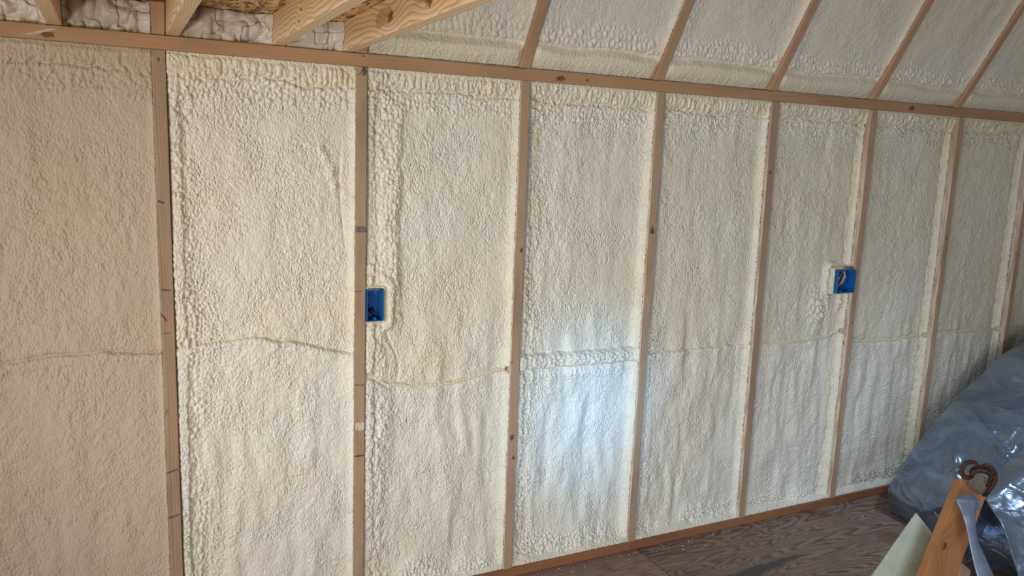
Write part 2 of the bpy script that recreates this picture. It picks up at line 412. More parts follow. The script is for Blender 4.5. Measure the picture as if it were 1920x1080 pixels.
stud_labels = ['leftmost wall stud, brown with scattered dark nicks, beside the smooth tan foam bay',
               'wall stud marked by a grey band near mid height, blue outlet box on its right',
               'wall stud with wavy grain low down, a small hole where the foam seam meets it',
               'wall stud with one big dark knot above mid height, between double-seam and cracked-seam bays',
               'plain wall stud halfway between the knotted stud and the one holding the right outlet box',
               'wall stud with the wide blue outlet box fixed to its left side',
               'pale wall stud just right of the one with the wide blue outlet box',
               'rightmost wall stud, cut off by the frame and vanishing behind the silver tarp']
tints = [(.88, .92), (1.0, 1.0), (1.02, 1.0), (1.05, 1.0), (.95, .95), (1.1, 1.1), (1.15, 1.18), (1.2, 1.2)]
for i, (xt, xb) in enumerate(stud_x):
    k = tints[i][0]
    mt = wood('stud_fir', tuple(c*k for c in STUD_L), tuple(c*k for c in STUD_D), 330 if i not in (2, 3) else 230, .02+.013*((i*7) % 5), .06+.02*(i % 3), i+1, .006, .6,
              knots=stud_knots[i], marks=stud_marks[i], film=.8 if i >= 2 else 0.0, grime=.4, contrast=.9)
    o = lumber('wall_stud', (xb, 0.0, .0385), Vector((xt-xb, 0, HB-.039)), (0, -1, 0), .038, .088, mt)
    o.name = 'stud'
    tag(o, stud_labels[i], 'stud', 'vertical studs of the foamed wall')

raf_x = [(-.020, 0), (.5905, 0), (1.196, 0), (1.790, 0), (2.388, 0), (3.011, 0), (3.614, 0), (4.25, 0)]
raf_labels = ['stub of dark steep rafter seen above the leftmost wall stud, beside a pale joist', 'steep rafter whose foot shows behind the knotty pale joist above the plate',
              'first sloping rafter right of the pale joists, cream foam on its left side',
              'sloping rafter with ragged torn foam film along its upper left edge',
              'sloping rafter rising from the plate just above the stud left of the right outlet box',
              'sloping rafter rising above the stud that holds the wide blue outlet box',
              'rightmost sloping rafter, bare wood at its foot, running off the right edge']
for i, (rx, _) in enumerate(raf_x[:7]):
    k = 1.0 + .03*i
    mt = wood('rafter_fir', (.45*k, .275*k, .165*k), (.30*k, .165*k, .09*k), 320, .03+.01*(i % 3), .07, 20+i, .006, .6, grime=.3, contrast=.5,
              knots=[(.006, 0, .35+.13*i, .007)])
    ln = 2.0 if i > 1 else .098
    bm = bmesh.new()
    # plumb-seated foot: bottom cut is horizontal on the plate
    pts = []
    for d in (0, .1):
        v0 = -d*0.5/0.8660254 + .0015
        pts += [(-.019, d, v0), (.019, d, v0), (.019, d, ln), (-.019, d, ln)]
    vv = [bm.verts.new(p) for p in pts]
    for f in ((0,1,2,3), (7,6,5,4), (0,4,5,1), (1,5,6,2), (2,6,7,3), (3,7,4,0)): bm.faces.new([vv[j] for j in f])
    bmesh.ops.bevel(bm, geom=list(bm.edges), offset=.0015, segments=1, affect='EDGES')
    o = from_bm('rafter', bm, mt)
    M = Matrix.Identity(4)
    for r_ in range(3): M[r_][0] = (1, 0, 0)[r_]; M[r_][1] = NI[r_]; M[r_][2] = SL[r_]; M[r_][3] = (rx, 0, Z0)[r_]
    o.matrix_world = M
    tag(o, raf_labels[i], 'rafter', 'steep rafters above the wall')

JL = (0.84, 0.60, 0.37); JD = (0.44, 0.215, 0.09)
joists = [(-.284, .33, 'leftmost pale ceiling joist, its end resting on the plate above the tan foam', [(.019, .05, .5, .012)]),
          (.0205, .33, 'pale ceiling joist beside the rafter stub above the leftmost stud', []),
          (.3265, .33, 'pale ceiling joist with arched grain, second from the right of the joists', [(-.019, .046, .49, .010), (-.019, .02, .46, .009)]),
          (.5470, .33, 'knotty pale ceiling joist with big dark ringed knots, rightmost of the joists', [(-.019, .042, .565, .026), (-.019, .038, .86, .024), (-.019, .03, .07, .012)])]
for i, (jx, _, lab, kn) in enumerate(joists):
    mt = wood('joist_fir', JL, JD, [170, 150, 115, 80][i], .075+.01*i, .01+.012*i, 40+i*2, .0055, 5.0, knots=kn, patches=[(-.019, .048, .50, .026, .085), (-.019, .062, .82, .022, .07)] if i == 3 else (), grime=.05, contrast=.95,
              rough=.5)
    o = lumber('ceiling_joist', (jx, .06, Z0+.0015), (0, -3.0, 0), (0, 0, -1), .038, .0915, mt, bev=.003)
    tag(o, lab, 'joist', 'pale ceiling joists on the top plate')

# ------------------------------------------------------------------ sprayed foam
def foam_grid(W, H, res, f, fu=None):
    u = np.linspace(0, W, int(W/res)+1); v = np.linspace(0, H, int(H/res)+1)
    U, V = np.meshgrid(u, v)
    d, t = f(U, V)
    return U, V, d, t

def wall_bay(i0, i1, x0, x1, res, k, D, seam, mat, label, climb=.006, bubL=1.0, bubS=.022, seam_style='crease', ripple=1.0, extra=None, topbare=0.0, groove=0.0, left_gap=.012, lower=.007, boxes=()):
    W = x1-x0; zb, zt = .039, HB-.0005; H = zt-zb
    sx = np.array([a-x0 for a, b in seam]); sz = np.array([b-zb for a, b in seam])
    def f(U, V):
        s = U; t = W-U; top = H-V
        wu = U+.006*fbm(U*30, V*30, 2, k); wv = V+.006*fbm(U*30+9, V*30, 2, k+3)
        d = np.full(U.shape, D)
        d += .004*fbm(U*4, V*3, 3, k)*2
        # long sagging vertical ripples, stronger low on the wall
        rp = vnoise(U*15+1.6*fbm(U*3, V*2.5, 2, k+5), V*2.4, k+6)+.6*vnoise(U*31+fbm(U*5, V*4, 2, k+7), V*5, k+8)+.5*vnoise(U*20, V*11, k+9)
        amp = ripple*(.0035+.0085*ss(H*.62-V, 0, .5))*ss(s, 0, .08)*ss(t, 0, .06)
        d -= amp*rp*1.6
        tint = np.zeros(U.shape)
        # bubbles: strong column by the left stud, band under the plate, band above the foot
        cs = np.interp(U[0], [0, .05, .14, W], [1.0, .75, .3, .22])
        jl = 1+.5*vnoise(V*9, V*0, k+11)
        act = bubL*(.45+1.1*np.clip(vnoise(V*0+3, V*3.5, k+12)+.45, 0, 1))
        mT = ss(.17-top, 0, .05); mB = ss(.12+.08*vnoise(U*9, U*0, k+13)-V, 0, .08)
        bA = bub(wu/(bubS*1.35), wv/(bubS*1.25), k+20, .5); bB = bub(wu/(bubS*.66), wv/(bubS*.8), k+21, .5); bC = bub(wu/.0105, wv/.0125, k+22, .5)
        vA = V/.040+.7*fbm(V*7, V*0, 2, k+80)
        _, _, rA = worley(vA, V*0+k, k+81); cA = np.abs(vnoise(vA*.9, V*0, k+82)); cA2 = np.exp(-(((vA+.35*rA*0)%1-.5)/.07)**2)
        wA = (.017+.007*vnoise(V*6, V*0, k+83)+.004*vnoise(V*25, V*0, k+84))
        dome = np.sqrt(np.clip(1-((s-wA-.002)/wA)**2, 0, 1))
        d -= np.clip(act, 0, 1)*dome*(.014+.003*vnoise(V*20, V*0, k+85))*(1-.55*cA2)*(s < 2*wA+.002)
        zA = ss(.050*jl-s, 0, .012)*ss(s, 1.6*.017, 2.2*.017); zB = ss(.085*jl-s, 0, .03)*(1-zA); zC = ss(.17*jl-s, 0, .07)*(1-zA)*(1-.6*zB)
        d -= act*(zA*bA*.020+zB*bB*.018+zC*bC*.008)
        d -= mT*(bB*.012+bC*.003)+mB*(bB*.021+bC*.002)
        # pebbled skin
        cs_ = max(.009, res*2.6); pb = bub(wu/cs_+.5*V/.02, wv/(cs_*1.15), k+30)
        pb2 = fbm(U*55, V*45, 3, k+31)
        patch = .55+.8*np.clip(fbm(U*5, V*4, 2, k+32)+.4, 0, 1)
        sk = ss(t, .012, .04)
        d -= (.0013*pb*patch+.0026*pb2*patch)*sk
        # deeper towards the left stud
        d += left_gap*np.exp(-s/(.004 if left_gap < .015 else .009))
        # the foam stands proud in mid bay and falls away towards both studs
        gut = .3 if D < .03 else 1.0
        d += gut*.011*(np.exp(-s/.045)+np.exp(-t/.05))-gut*.004
        # climb up the side of the right stud
        cl = climb+.004*vnoise(V*7, V*0, k+40)+topbare*ss(V, H*.55, H*.95)
        th = .013+.007*vnoise(V*5, V*0, k+41)+.006*vnoise(V*26, V*0, k+44)
        e = np.exp(-np.clip(t, 0, 1)/th)
        d = d*(1-e)+np.minimum(cl, D)*e
        tint += .35*e
        if groove: 
            gl = .034+.012*vnoise(V*9, V*0, k+42)+.012*vnoise(V*45, V*0, k+45)
            d += groove*np.exp(-((t-gl)/.009)**2)*(1+1.6*vnoise(U*60, V*60, k+43)); tint += .5*np.exp(-((t-gl)/.013)**2)
        # fringe under the plate
        ribs = bub(U/.019+.6*fbm(U*8, V*0, 2, k+50)+.3*vnoise(U*40, V*40, k+55), V/.09+.3*vnoise(U*20, V*3, k+51)+k, k+52)
        edge = .064+.018*vnoise(U*7, U*0, k+53)+.010*vnoise(U*60, U*0, k+57)
        pf = ss(top, .006, .02)*ss(edge-top, 0, .012)
        base = .006+(D-.002-.006)*ss(top, .004, .085)
        ft = ss(.10-top, 0, .03)
        d = d*(1-ft)+np.minimum(base, d)*ft*.55+d*ft*.45
        d -= pf*ribs*.0135*(.7+.6*np.clip(vnoise(U*5, U*0, k+54)+.5, 0, 1))
        d += .0045*np.exp(-((top-edge-.003)/.004)**2)*(.6+.8*np.clip(vnoise(U*40, V*40, k+58)+.5, 0, 1))
        d -= .004*np.exp(-((top-edge-.014)/.008)**2)
        tint += ss(edge+.03-top, 0, .05)*.42
        sm = ss(.012-top, 0, .006); d = d*(1-sm)+.008*sm
        # foot: smooth fillet over the bottom plate
        fb = ss(.030+.01*vnoise(U*12, U*0, k+60)-V, 0, .02)
        d = d*(1-fb)+(.007+.5*V)*fb; tint += .3*fb
        # seam between the two lifts
        zs = np.interp(U[0], sx, sz)[None, :]+.006*vnoise(U*22, U*0, k+70)+.003*vnoise(U*70, U*0, k+71)
        q = V-zs
        tint += .26*ss(q, -.012, .006)
        if seam_style == 'crease':
            d -= lower*ss(-q, -.004, .012)*np.exp(q.clip(-9, 0)/.35)
            d += .010*np.exp(-(q/.0040)**2)*(.6+.8*np.clip(vnoise(U*15, U*0, k+72)+.4, 0, 1))
            d -= .004*np.exp(-((q+.014)/.010)**2)*(bub(wu/.014, wv/.014, k+73)+.3)
            d -= .006*np.exp(-((q+.022)/.016)**2)*bub(wu/.018, wv/.016, k+76)
            tint += .15*np.exp(-(q/.006)**2)
        elif seam_style == 'bead':
            w_ = .010
            sm = np.exp(-(q/(w_*.9))**4)
            avg = D-.006
            d = d*(1-sm)+avg*sm
            d += .006*np.exp(-((q-w_)/.003)**2)+.006*np.exp(-((q+w_)/.003)**2)
            d -= lower*.6*ss(-q, .0, .02)*np.exp(q.clip(-9, 0)/.35)
            tint += .4*np.exp(-(q/.013)**2)
            d += .05*np.exp(-(q/.006)**2)*np.exp(-(t/.007)**2)
        else:
            c = q-.032
            bd = np.exp(-(c/.030)**4)
            d -= bd*(.014+.018*bub(wu/.022, wv/.018, k+74))
            d += .009*np.exp(-((q+.002)/.0045)**2)+.008*np.exp(-((q-.066)/.0045)**2)
            d -= .014*np.exp(-((q+.03)/.018)**2)*bub(wu/.016, wv/.016, k+75)
        if extra: d, tint = extra(U, V, d, tint, k)
        for (bx0, bx1, bz0, bz1) in boxes:
            a0, a1, c0, c1 = bx0-x0, bx1-x0, bz0-zb, bz1-zb
            ox_ = np.maximum(np.maximum(a0-U, U-a1), 0); oz = np.maximum(np.maximum(c0-V, V-c1), 0)
            dist = np.hypot(ox_, oz)
            lip = np.exp(-((dist-.004)/.010)**2)
            d = d*(1-lip)+.004*lip
            ring = np.exp(-((dist-.030)/.010)**2)*(ox_ > .003)
            d -= .020*ring*(.7+bub(U/.05, V/.05, k+90)); d += .009*np.exp(-((dist-.014)/.004)**2)
            inside = (U > a0-.001) & (U < a1+.001) & (V > c0-.001) & (V < c1+.001)
            d = np.where(inside, .082, d); tint += .5*lip
        d = np.clip(d, .0015, .083)
        return d, np.clip(tint, 0, 1.3)
    U, V, d, t = foam_grid(W, H, res, f)
    fz = V/H-.5
    sh0 = 0 if i0 is None else stud_x[i0][0]-stud_x[i0][1]
    sh1 = 0 if i1 is None else stud_x[i1][0]-stud_x[i1][1]
    X = x0+U+fz*(sh0*(1-U/W)+sh1*U/W)
    o = sheet('spray_foam', X, d, zb+V, mat, tint=t, back=lambda q: np.stack([q[:, 0], np.full(len(q), .0915), q[:, 2]], -1))
    return tag(o, label, 'insulation', 'spray foam filling the bays between studs')

def xj(i, side): return (stud_x[i][0]+stud_x[i][1])/2+side*.0192
# bay ids: -1..7
SE = {-1: [(-1.0, 1.02), (-0.471, 1.031), (-0.336, 1.044), (-0.194, 1.046), (-0.048, 1.029)], 0: [(0.01, 1.042), (0.114, 1.052), (0.229, 1.062), (0.385, 1.032), (0.559, 0.982)],
      1: [(0.626, 0.889), (0.705, 0.848), (0.807, 0.828), (0.954, 0.832), (1.062, 0.853), (1.174, 0.864)], 2: [(1.25, 0.850), (1.759, 0.842)],
      3: [(1.824, 0.873), (2.351, 0.876)], 4: [(2.462, 0.87), (2.712, 0.857), (2.92, 0.87), (3.001, 0.892)], 5: [(3.05, .845), (3.11, 0.83), (3.382, 0.816), (3.563, 0.826)],
      6: [(3.688, 0.831), (4.182, 0.819)], 7: [(4.304, 0.805), (4.7, 0.79)]}
def ex_tan(U, V, d, t, k):
    top = 1.91-V
    # deep crack pattern in the upper right corner
    xr = U-(U.max()-.062)
    cr = np.exp(-((xr+.45*(.07-top)+.022*vnoise(V*45, U*20, 3))/.005)**2)*ss(top, .012, .03)*ss(.115-top, 0, .03)
    cr = cr+.7*np.exp(-((xr-.035+.2*(.07-top)+.02*vnoise(V*60, U*30, 5))/.004)**2)*ss(top, .03, .05)*ss(.125-top, 0, .03)
    d = d+.009*cr; t = t+.7*cr
    m_ = np.exp(-((U-(U.max()-.045))/.03)**2)*ss(.15-top, 0, .05)
    d = d-.006*m_*bub(U/.016, V/.022, 99)
    return d, t
def ex_bay0(U, V, d, t, k):
    for (cx, cz, s_) in ((.475, 1.65, .012), (.495, 1.60, .014), (.46, 1.675, .010), (.505, 1.555, .010)):
        q = np.exp(-(((U-cx)/s_)**2+((V-cz+.039)/(s_*1.5))**2)); d = d-.012*q*(bub(U/.014, V/.014, 5)+.4)
    x_ = U-.535+.012*np.sin(V*9); c = np.exp(-(x_/.006)**2)*ss(V, 1.25, 1.35)*ss(1.68-V, 0, .1); d = d+.004*c
    lo = ss(1.0-V, 0, .04)*ss(.05-U, 0, .02)
    rib = bub(U/.045, V/.036, 31, .4); d = d-lo*.006*rib
    up = ss(V, 1.25, 1.3)*ss(.05-U, 0, .02); d = d-up*.008*bub(U/.05, V/.05, 33)
    return d, t
def ex_bay1(U, V, d, t, k):
    # raised bubbly ridge running down from the top, left third of the bay
    c = .125+.02*np.sin(V*3.3)
    c = c+.010*vnoise(V*22, V*0, 49)
    r = ss(U, c-.085, c-.01)*ss(c+.028-U, 0, .022)*ss(V, .92, 1.1)*ss(1.86-V, 0, .1)
    d = d-r*(.004+.013*bub((U+.004*fbm(U*40, V*40, 2, 3))/.017, V/.019, 41, .6))
    # thick swelling under the outlet box
    q = np.exp(-(((U-.035)/.04)**2+((V-.96)/.09)**2)); d = d-.012*q*(.5+bub(U/.05, V/.06, 44))
    x_ = U-.145+.10*ss(V, .84, 1.05)-.02*np.sin(V*14); cc = np.exp(-(x_/.006)**2)*ss(V, .80, .88)*ss(1.08-V, 0, .04); d = d+.005*cc
    lo = ss(.8-V, 0, .1)*ss(.11-U, 0, .05); d = d-lo*.011*bub(U/.04, V/.045, 46)
    y_ = np.exp(-(((U-.25)/.10)**2+((V-.89)/.06)**2)); t = t+.5*y_; d = d-.006*y_*bub(U/.013, V/.013, 47)
    return d, t
def ex_bay4(U, V, d, t, k):
    q = np.exp(-(((U-.40)/.06)**2+((V-.98)/.09)**2)); d = d-.034*q*bub(U/.026, V/.030, 61)
    q = np.exp(-(((U-.535)/.022)**2+((V-1.0)/.05)**2)); d = d-.026*q*(.3+bub(U/.03, V/.026, 62))
    return d, t
bays = [(-1, XL, xj(0, -1), .0042, 11, .011, FOAM_TAN_DIM, 'smooth tan spray foam bay left of the leftmost stud, thin level seam', dict(climb=.003, bubL=.12, ripple=.25, extra=ex_tan, lower=.003, left_gap=0)),
        (0, xj(0, 1), xj(1, -1), .0030, 23, .020, FOAM, 'widest cream foam bay, chain of bubbles down its left edge, wavy seam', dict(climb=.003, bubL=1.1, bubS=.026, ripple=.55, extra=ex_bay0, lower=.006)),
        (1, xj(1, 1), xj(2, -1), .0032, 37, .028, FOAM, 'cream foam bay right of the narrow blue outlet box, sagging smooth seam', dict(climb=.004, bubL=.75, ripple=.6, seam_style='bead', extra=ex_bay1, boxes=[(.612, .674, 1.090, 1.203)])),
        (2, xj(2, 1), xj(3, -1), .0032, 51, .040, FOAM, 'bluish lit foam bay crossed by a thick bubbly double seam', dict(climb=.008, bubL=1.0, ripple=.8, seam_style='band')),
        (3, xj(3, 1), xj(4, -1), .0036, 67, .043, FOAM, 'foam bay with a fine dark crack seam, right of the bay with the double seam', dict(climb=.016, bubL=.7, bubS=.018, ripple=.7, lower=.004, left_gap=.02)),
        (4, xj(4, 1), xj(5, -1), .0038, 83, .047, FOAM, 'foam bay left of the wide blue outlet box, lumpy below the box', dict(climb=.019, bubL=.4, bubS=.018, ripple=.75, left_gap=.02, seam_style='bead', extra=ex_bay4, boxes=[(2.884, 3.003, 1.090, 1.200)], topbare=.010, groove=.004)),
        (5, xj(5, 1), xj(6, -1), .0042, 97, .050, FOAM, 'foam bay just right of the stud holding the wide blue outlet box', dict(climb=.024, bubL=.5, bubS=.016, ripple=.6, seam_style='bead', topbare=.008, groove=.007, left_gap=.02)),
        (6, xj(6, 1), xj(7, -1), .0046, 113, .052, FOAM, 'second foam bay right of the wide blue outlet box, foot hidden by the tarp', dict(climb=.026, bubL=.5, bubS=.016, ripple=.6, seam_style='bead', topbare=.006, groove=.007, left_gap=.02)),
        (7, xj(7, 1), XR-.02, .0070, 127, .050, FOAM, 'foam bay at the right edge, mostly outside the frame above the tarp', dict(climb=.022, bubL=.5, bubS=.018, ripple=.6, seam_style='bead'))]
for b, x0, x1, res, k, D, mat, lab, kw in bays:
    wall_bay(b if b >= 0 else None, b+1 if b < 7 else None, x0, x1, res, k, D, SE[b], mat, lab, **kw)

def roof_bay(x0, x1, res, k, D, label, ragged=False):
    W = x1-x0; H = 1.98
    def f(U, V):
        t = W-U; s = U
        wu = U+.006*fbm(U*30, V*30, 2, k); wv = V+.006*fbm(U*30+9, V*30, 2, k+3)
        d = np.full(U.shape, D)+.008*fbm(U*4, V*3, 3, k)
        rp = vnoise(U*14+.8*fbm(U*3, V*2, 2, k+5), V*1.8, k+6); d -= .006*rp*ss(s, 0, .08)*ss(t, 0, .06)
        pb = bub(wu/.014+.5*V/.02, wv/.016, k+30); patch = .35+.9*np.clip(fbm(U*5, V*4, 2, k+32)+.3, 0, 1)
        d -= .0022*pb*patch+.0030*fbm(U*50, V*40, 3, k+31)*patch+.006*np.clip(fbm(U*9, V*9, 3, k+33), 0, 1)
        mL = ss(.09+.04*vnoise(V*6, V*0, k+11)-s, 0, .07); d -= mL*.010*bub(wu/.018, wv/.024, k+20)
        # ribbed roll above the plate, then a crest of bubbles
        edge = .075+.014*vnoise(U*6, U*0, k+50)
        roll = ss(edge-V, -.01, .02)
        ribs = bub(U/.020+.5*fbm(U*9, V*0, 2, k+51), V/.12+.2*vnoise(U*20, V*3, k+52)+k, k+53)
        d = d*(1-roll)+(D-.010-.022*np.sin(np.clip(V/edge, 0, 1)*np.pi*.62+.15)-.005*ribs)*roll+.004*roll
        d += .005*np.exp(-((V-edge-.008)/.006)**2)
        cb = ss(V, edge+.006, edge+.02)*ss(edge+.115+.03*vnoise(U*8, U*0, k+56)-V, 0, .05)
        d -= cb*.016*bub(wu/.020+.4*V/.02, wv/.030, k+54)
        tint = .6*ss(edge+.05-V, 0, .08)
        cl = .010+.006*vnoise(V*8, V*0, k+40)+.014*np.exp(-V/.12)
        e = np.exp(-t/(.018+.006*vnoise(V*6, V*0, k+41))); d = d*(1-e)+np.minimum(cl, D)*e
        tint += .4*e
        e2 = np.exp(-s/.010); d = d*(1-e2)+(D*.75)*e2
        if ragged: 
            rg = ss(t-.012-.012*np.abs(vnoise(V*22, V*0, k+60)), -.001, .001)
            d = np.where((V > .2) & (t < .03), d*rg+(.006)*(1-rg), d)
        return np.clip(d, .002, .09), np.clip(tint, 0, 1.3)
    U, V, d, t = foam_grid(W, H, res, f)
    V = V+.004-d*.57735*np.exp(-(V/.05)**2)
    X = x0+U; Y = V*SL.y+d*NI.y; Z = Z0+V*SL.z+d*NI.z
    def bk(q):
        o_ = np.array([0, 0, Z0]); r = q-o_; dd = r[:, 1]*NI.y+r[:, 2]*NI.z
        add = (.1035-dd)[:, None]*np.array([[0, NI.y, NI.z]])
        return q+add
    o = sheet('spray_foam', X, Y, Z, FOAM_ROOF, tint=t, back=bk)
    return tag(o, label, 'insulation', 'spray foam between the sloping rafters')
def rj(i, s): return raf_x[i][0]+s*.0192
roof_labels = {1: 'sloping ceiling foam bay right of the knotty pale joist', 2: 'sloping ceiling foam bay right of the first clear rafter, ending at the ragged film',
               3: 'sloping ceiling foam bay right of the rafter with torn foam film', 4: 'sloping ceiling foam bay left of the rafter above the wide blue outlet box stud',
               5: 'sloping ceiling foam bay left of the rightmost rafter', 6: 'darkest sloping ceiling foam bay in the upper right corner'}
for i in range(1, 7):
    roof_bay(rj(i, 1), rj(i+1, -1) if i < 6 else 4.9, .0042 if i < 4 else .005, 140+i*11, .030, roof_labels[i], ragged=(i == 2))

def block(x0, x1, k, label, H=.092):
    W = x1-x0
    def f(U, V):
        wu = U+.012*fbm(U*20, V*20, 2, k); wv = V+.012*fbm(U*20+9, V*20, 2, k+3)
        d = .040-.022*np.sin(np.clip(V/H, 0, 1)*np.pi)**.7
        bl = 1-np.abs(vnoise(wu*26, wv*26, k+1))*2; bl2 = np.abs(vnoise(wu*28+3, wv*24, k+2))*2
        d -= .024*bl2**.8+.005*np.abs(vnoise(wu*85, wv*70, k+3))*2*np.clip(fbm(U*14, V*14, 2, k+4)+.6, 0, 1)
        d += .012*ss(bl, .85, 1.0)
        e = np.exp(-U/.008)+np.exp(-(W-U)/.008); d -= .016*e
        d += .008*fbm(U*10, V*10, 2, k+7)
        return np.clip(d, -.035, .06), np.clip(ss(.03-V, 0, .03), 0, 1)
    U, V, d, t = foam_grid(W, H, .0022, f)
    y = d-.5*V*.35
    o = sheet('foam_blocking', x0+U, y, Z0+.001+V, FOAM_BLOCK, tint=t, back=lambda q: np.stack([q[:, 0], np.full(len(q), .07), q[:, 2]], -1))
    return tag(o, label, 'insulation', 'glossy foam plugs between the ceiling joists')
block(-.80, -.304, 301, 'glossy foam plug above the plate left of the leftmost joist')
block(-.264, -.040, 317, 'glossy lumpy foam plug between the leftmost joist and the rafter stub')
block(.0405, .3065, 331, 'glossy foam plug under the boards between second and third pale joists')
block(.3465, .5270, 347, 'small glossy foam plug left of the knotty pale joist')

# ------------------------------------------------------------------ outlet boxes
BLUE = plain('blue_plastic', (0.008, 0.125, 0.41), .35, 0, .1)
BLACK = plain('black_jacket_and_shade', (.02, .02, .02), .5)  # cable jackets, and the thick tubes that stand in for shade
COPPER = plain('bare_copper', (.75, .40, .22), .35, .8)
WHITEW = plain('white_jacket', (.62, .60, .55), .5)
def outlet(x0, x1, z0, z1, yf, label, wires, side):
    t = empty('outlet_box', ((x0+x1)/2, yf, z0)); ox, oz = (x0+x1)/2, z0
    th = .0028; dp = .074
    bm = bmesh.new()
    W2 = (x1-x0)/2; H = z1-z0
    box_bm(bm, -W2, -W2+th, 0, dp, 0, H); box_bm(bm, W2-th, W2, 0, dp, 0, H)
    box_bm(bm, -W2+th, W2-th, 0, dp, 0, th); box_bm(bm, -W2+th, W2-th, 0, dp, H-th, H)
    box_bm(bm, -W2+th, W2-th, dp-th, dp, th, H-th)
    from_bm('box_shell', bm, BLUE, t)
    for zz in ([H-.008, .008]):
        for xx in ([0] if side > 0 else [-W2*.5, W2*.5]):
            bm = bmesh.new()
            bmesh.ops.create_cone(bm, cap_ends=True, segments=16, radius1=.0048, radius2=.0048, depth=.012, matrix=Matrix.Translation((xx, .008, zz)) @ Matrix.Rotation(math.pi/2, 4, 'X'))
            bmesh.ops.create_cone(bm, cap_ends=True, segments=12, radius1=.0022, radius2=.0022, depth=.001, matrix=Matrix.Translation((xx, .0012, zz)) @ Matrix.Rotation(math.pi/2, 4, 'X'))
            from_bm('screw_post', bm, BLUE, t)
    # nailing bracket
    bm = bmesh.new()
    if side > 0: box_bm(bm, -W2+.002, W2-.012, .004, .03, H, H+.006, .001)
    else: box_bm(bm, 0, W2-.006, .010, .03, H, H+.014, .002)
    from_bm('nail_bracket', bm, plain('dull_grey_plastic', (.13, .17, .22), .5), t)
    for pts, r, mt in wires:
        tube('wire_or_shade_tube', spline(pts, 6), r, mt, t, 8)
    return tag(t, label, 'outlet box', 'blue outlet boxes on the studs')
outlet(.6135, .6735, 1.091, 1.201, -.0045, 'narrow single blue outlet box on the right side of the grey-banded stud',
       [([(-.018, .066, .035), (-.022, .045, .06), (-.012, .03, .085), (-.010, .022, .098)], .0013, COPPER),
        ([(0, .068, .03), (.004, .05, .035), (.008, .035, .02), (.006, .05, .012)], .0035, BLACK),
        ([(-.006, .068, .05), (-.012, .05, .03), (-.004, .035, .025), (0, .06, .02)], .003, BLACK)], 1)
outlet(2.885, 3.0015, 1.091, 1.199, -.012, 'wide double blue outlet box with looped wires, right part of the wall',
       [([(-.03, .07, .012), (-.034, .04, .05), (-.02, .03, .09), (-.008, .05, .1)], .0028, BLACK),
        ([(-.034, .035, .012), (-.036, .022, .05), (-.024, .014, .088), (-.012, .02, .055), (-.024, .03, .02)], .0016, COPPER),
        ([(-.012, .066, .015), (.002, .03, .04), (.012, .022, .075), (.004, .03, .09), (-.01, .05, .07)], .0016, COPPER),
        ([(.008, .068, .01), (.014, .04, .05), (.012, .028, .095), (.004, .05, .098)], .003, WHITEW),
        ([(-.046, .05, .012), (-.042, .042, .06), (-.046, .05, .1)], .010, BLACK),  # this and the next two thick tubes darken the box interior as shade
        ([(-.028, .048, .012), (-.024, .042, .06), (-.028, .05, .1)], .012, BLACK),
        ([(-.004, .052, .012), (.0, .046, .05), (-.006, .052, .098)], .012, BLACK),
        ([(0, .07, .02), (.018, .05, .06), (.02, .03, .09), (.01, .05, .1)], .0032, BLACK)], -1)

# ------------------------------------------------------------------ floor crumbs
rnd = random.Random(5)
bm = bmesh.new()
for i in range(75):
    cl = rnd.choice([(2.0, -.06, .10, .03), (2.3, -.05, .15, .03), (2.6, -.06, .3, .04), (1.9, -.03, .5, .015), (3.0, -.03, .4, .02), (1.5, -.02, .25, .01)])
    x = rnd.gauss(cl[0], cl[2]); y = -abs(rnd.gauss(abs(cl[1]), cl[3]))-.008
    if not (1.0 < x < 3.4): continue
    s_ = rnd.uniform(.001, .0028)
    r = bmesh.ops.create_icosphere(bm, subdivisions=1, radius=s_)
    for v in r['verts']:
        v.co = Vector((v.co.x*rnd.uniform(.7, 1.5), v.co.y*rnd.uniform(.7, 1.3), v.co.z*.8)) + Vector((x, y, s_*.75))
o = from_bm('foam_crumbs', bm, plain('crumb_foam', (.72, .64, .5), .7)); tag(o, 'tiny pale foam crumbs scattered on the floor along the bottom plate', 'debris', kind='stuff')

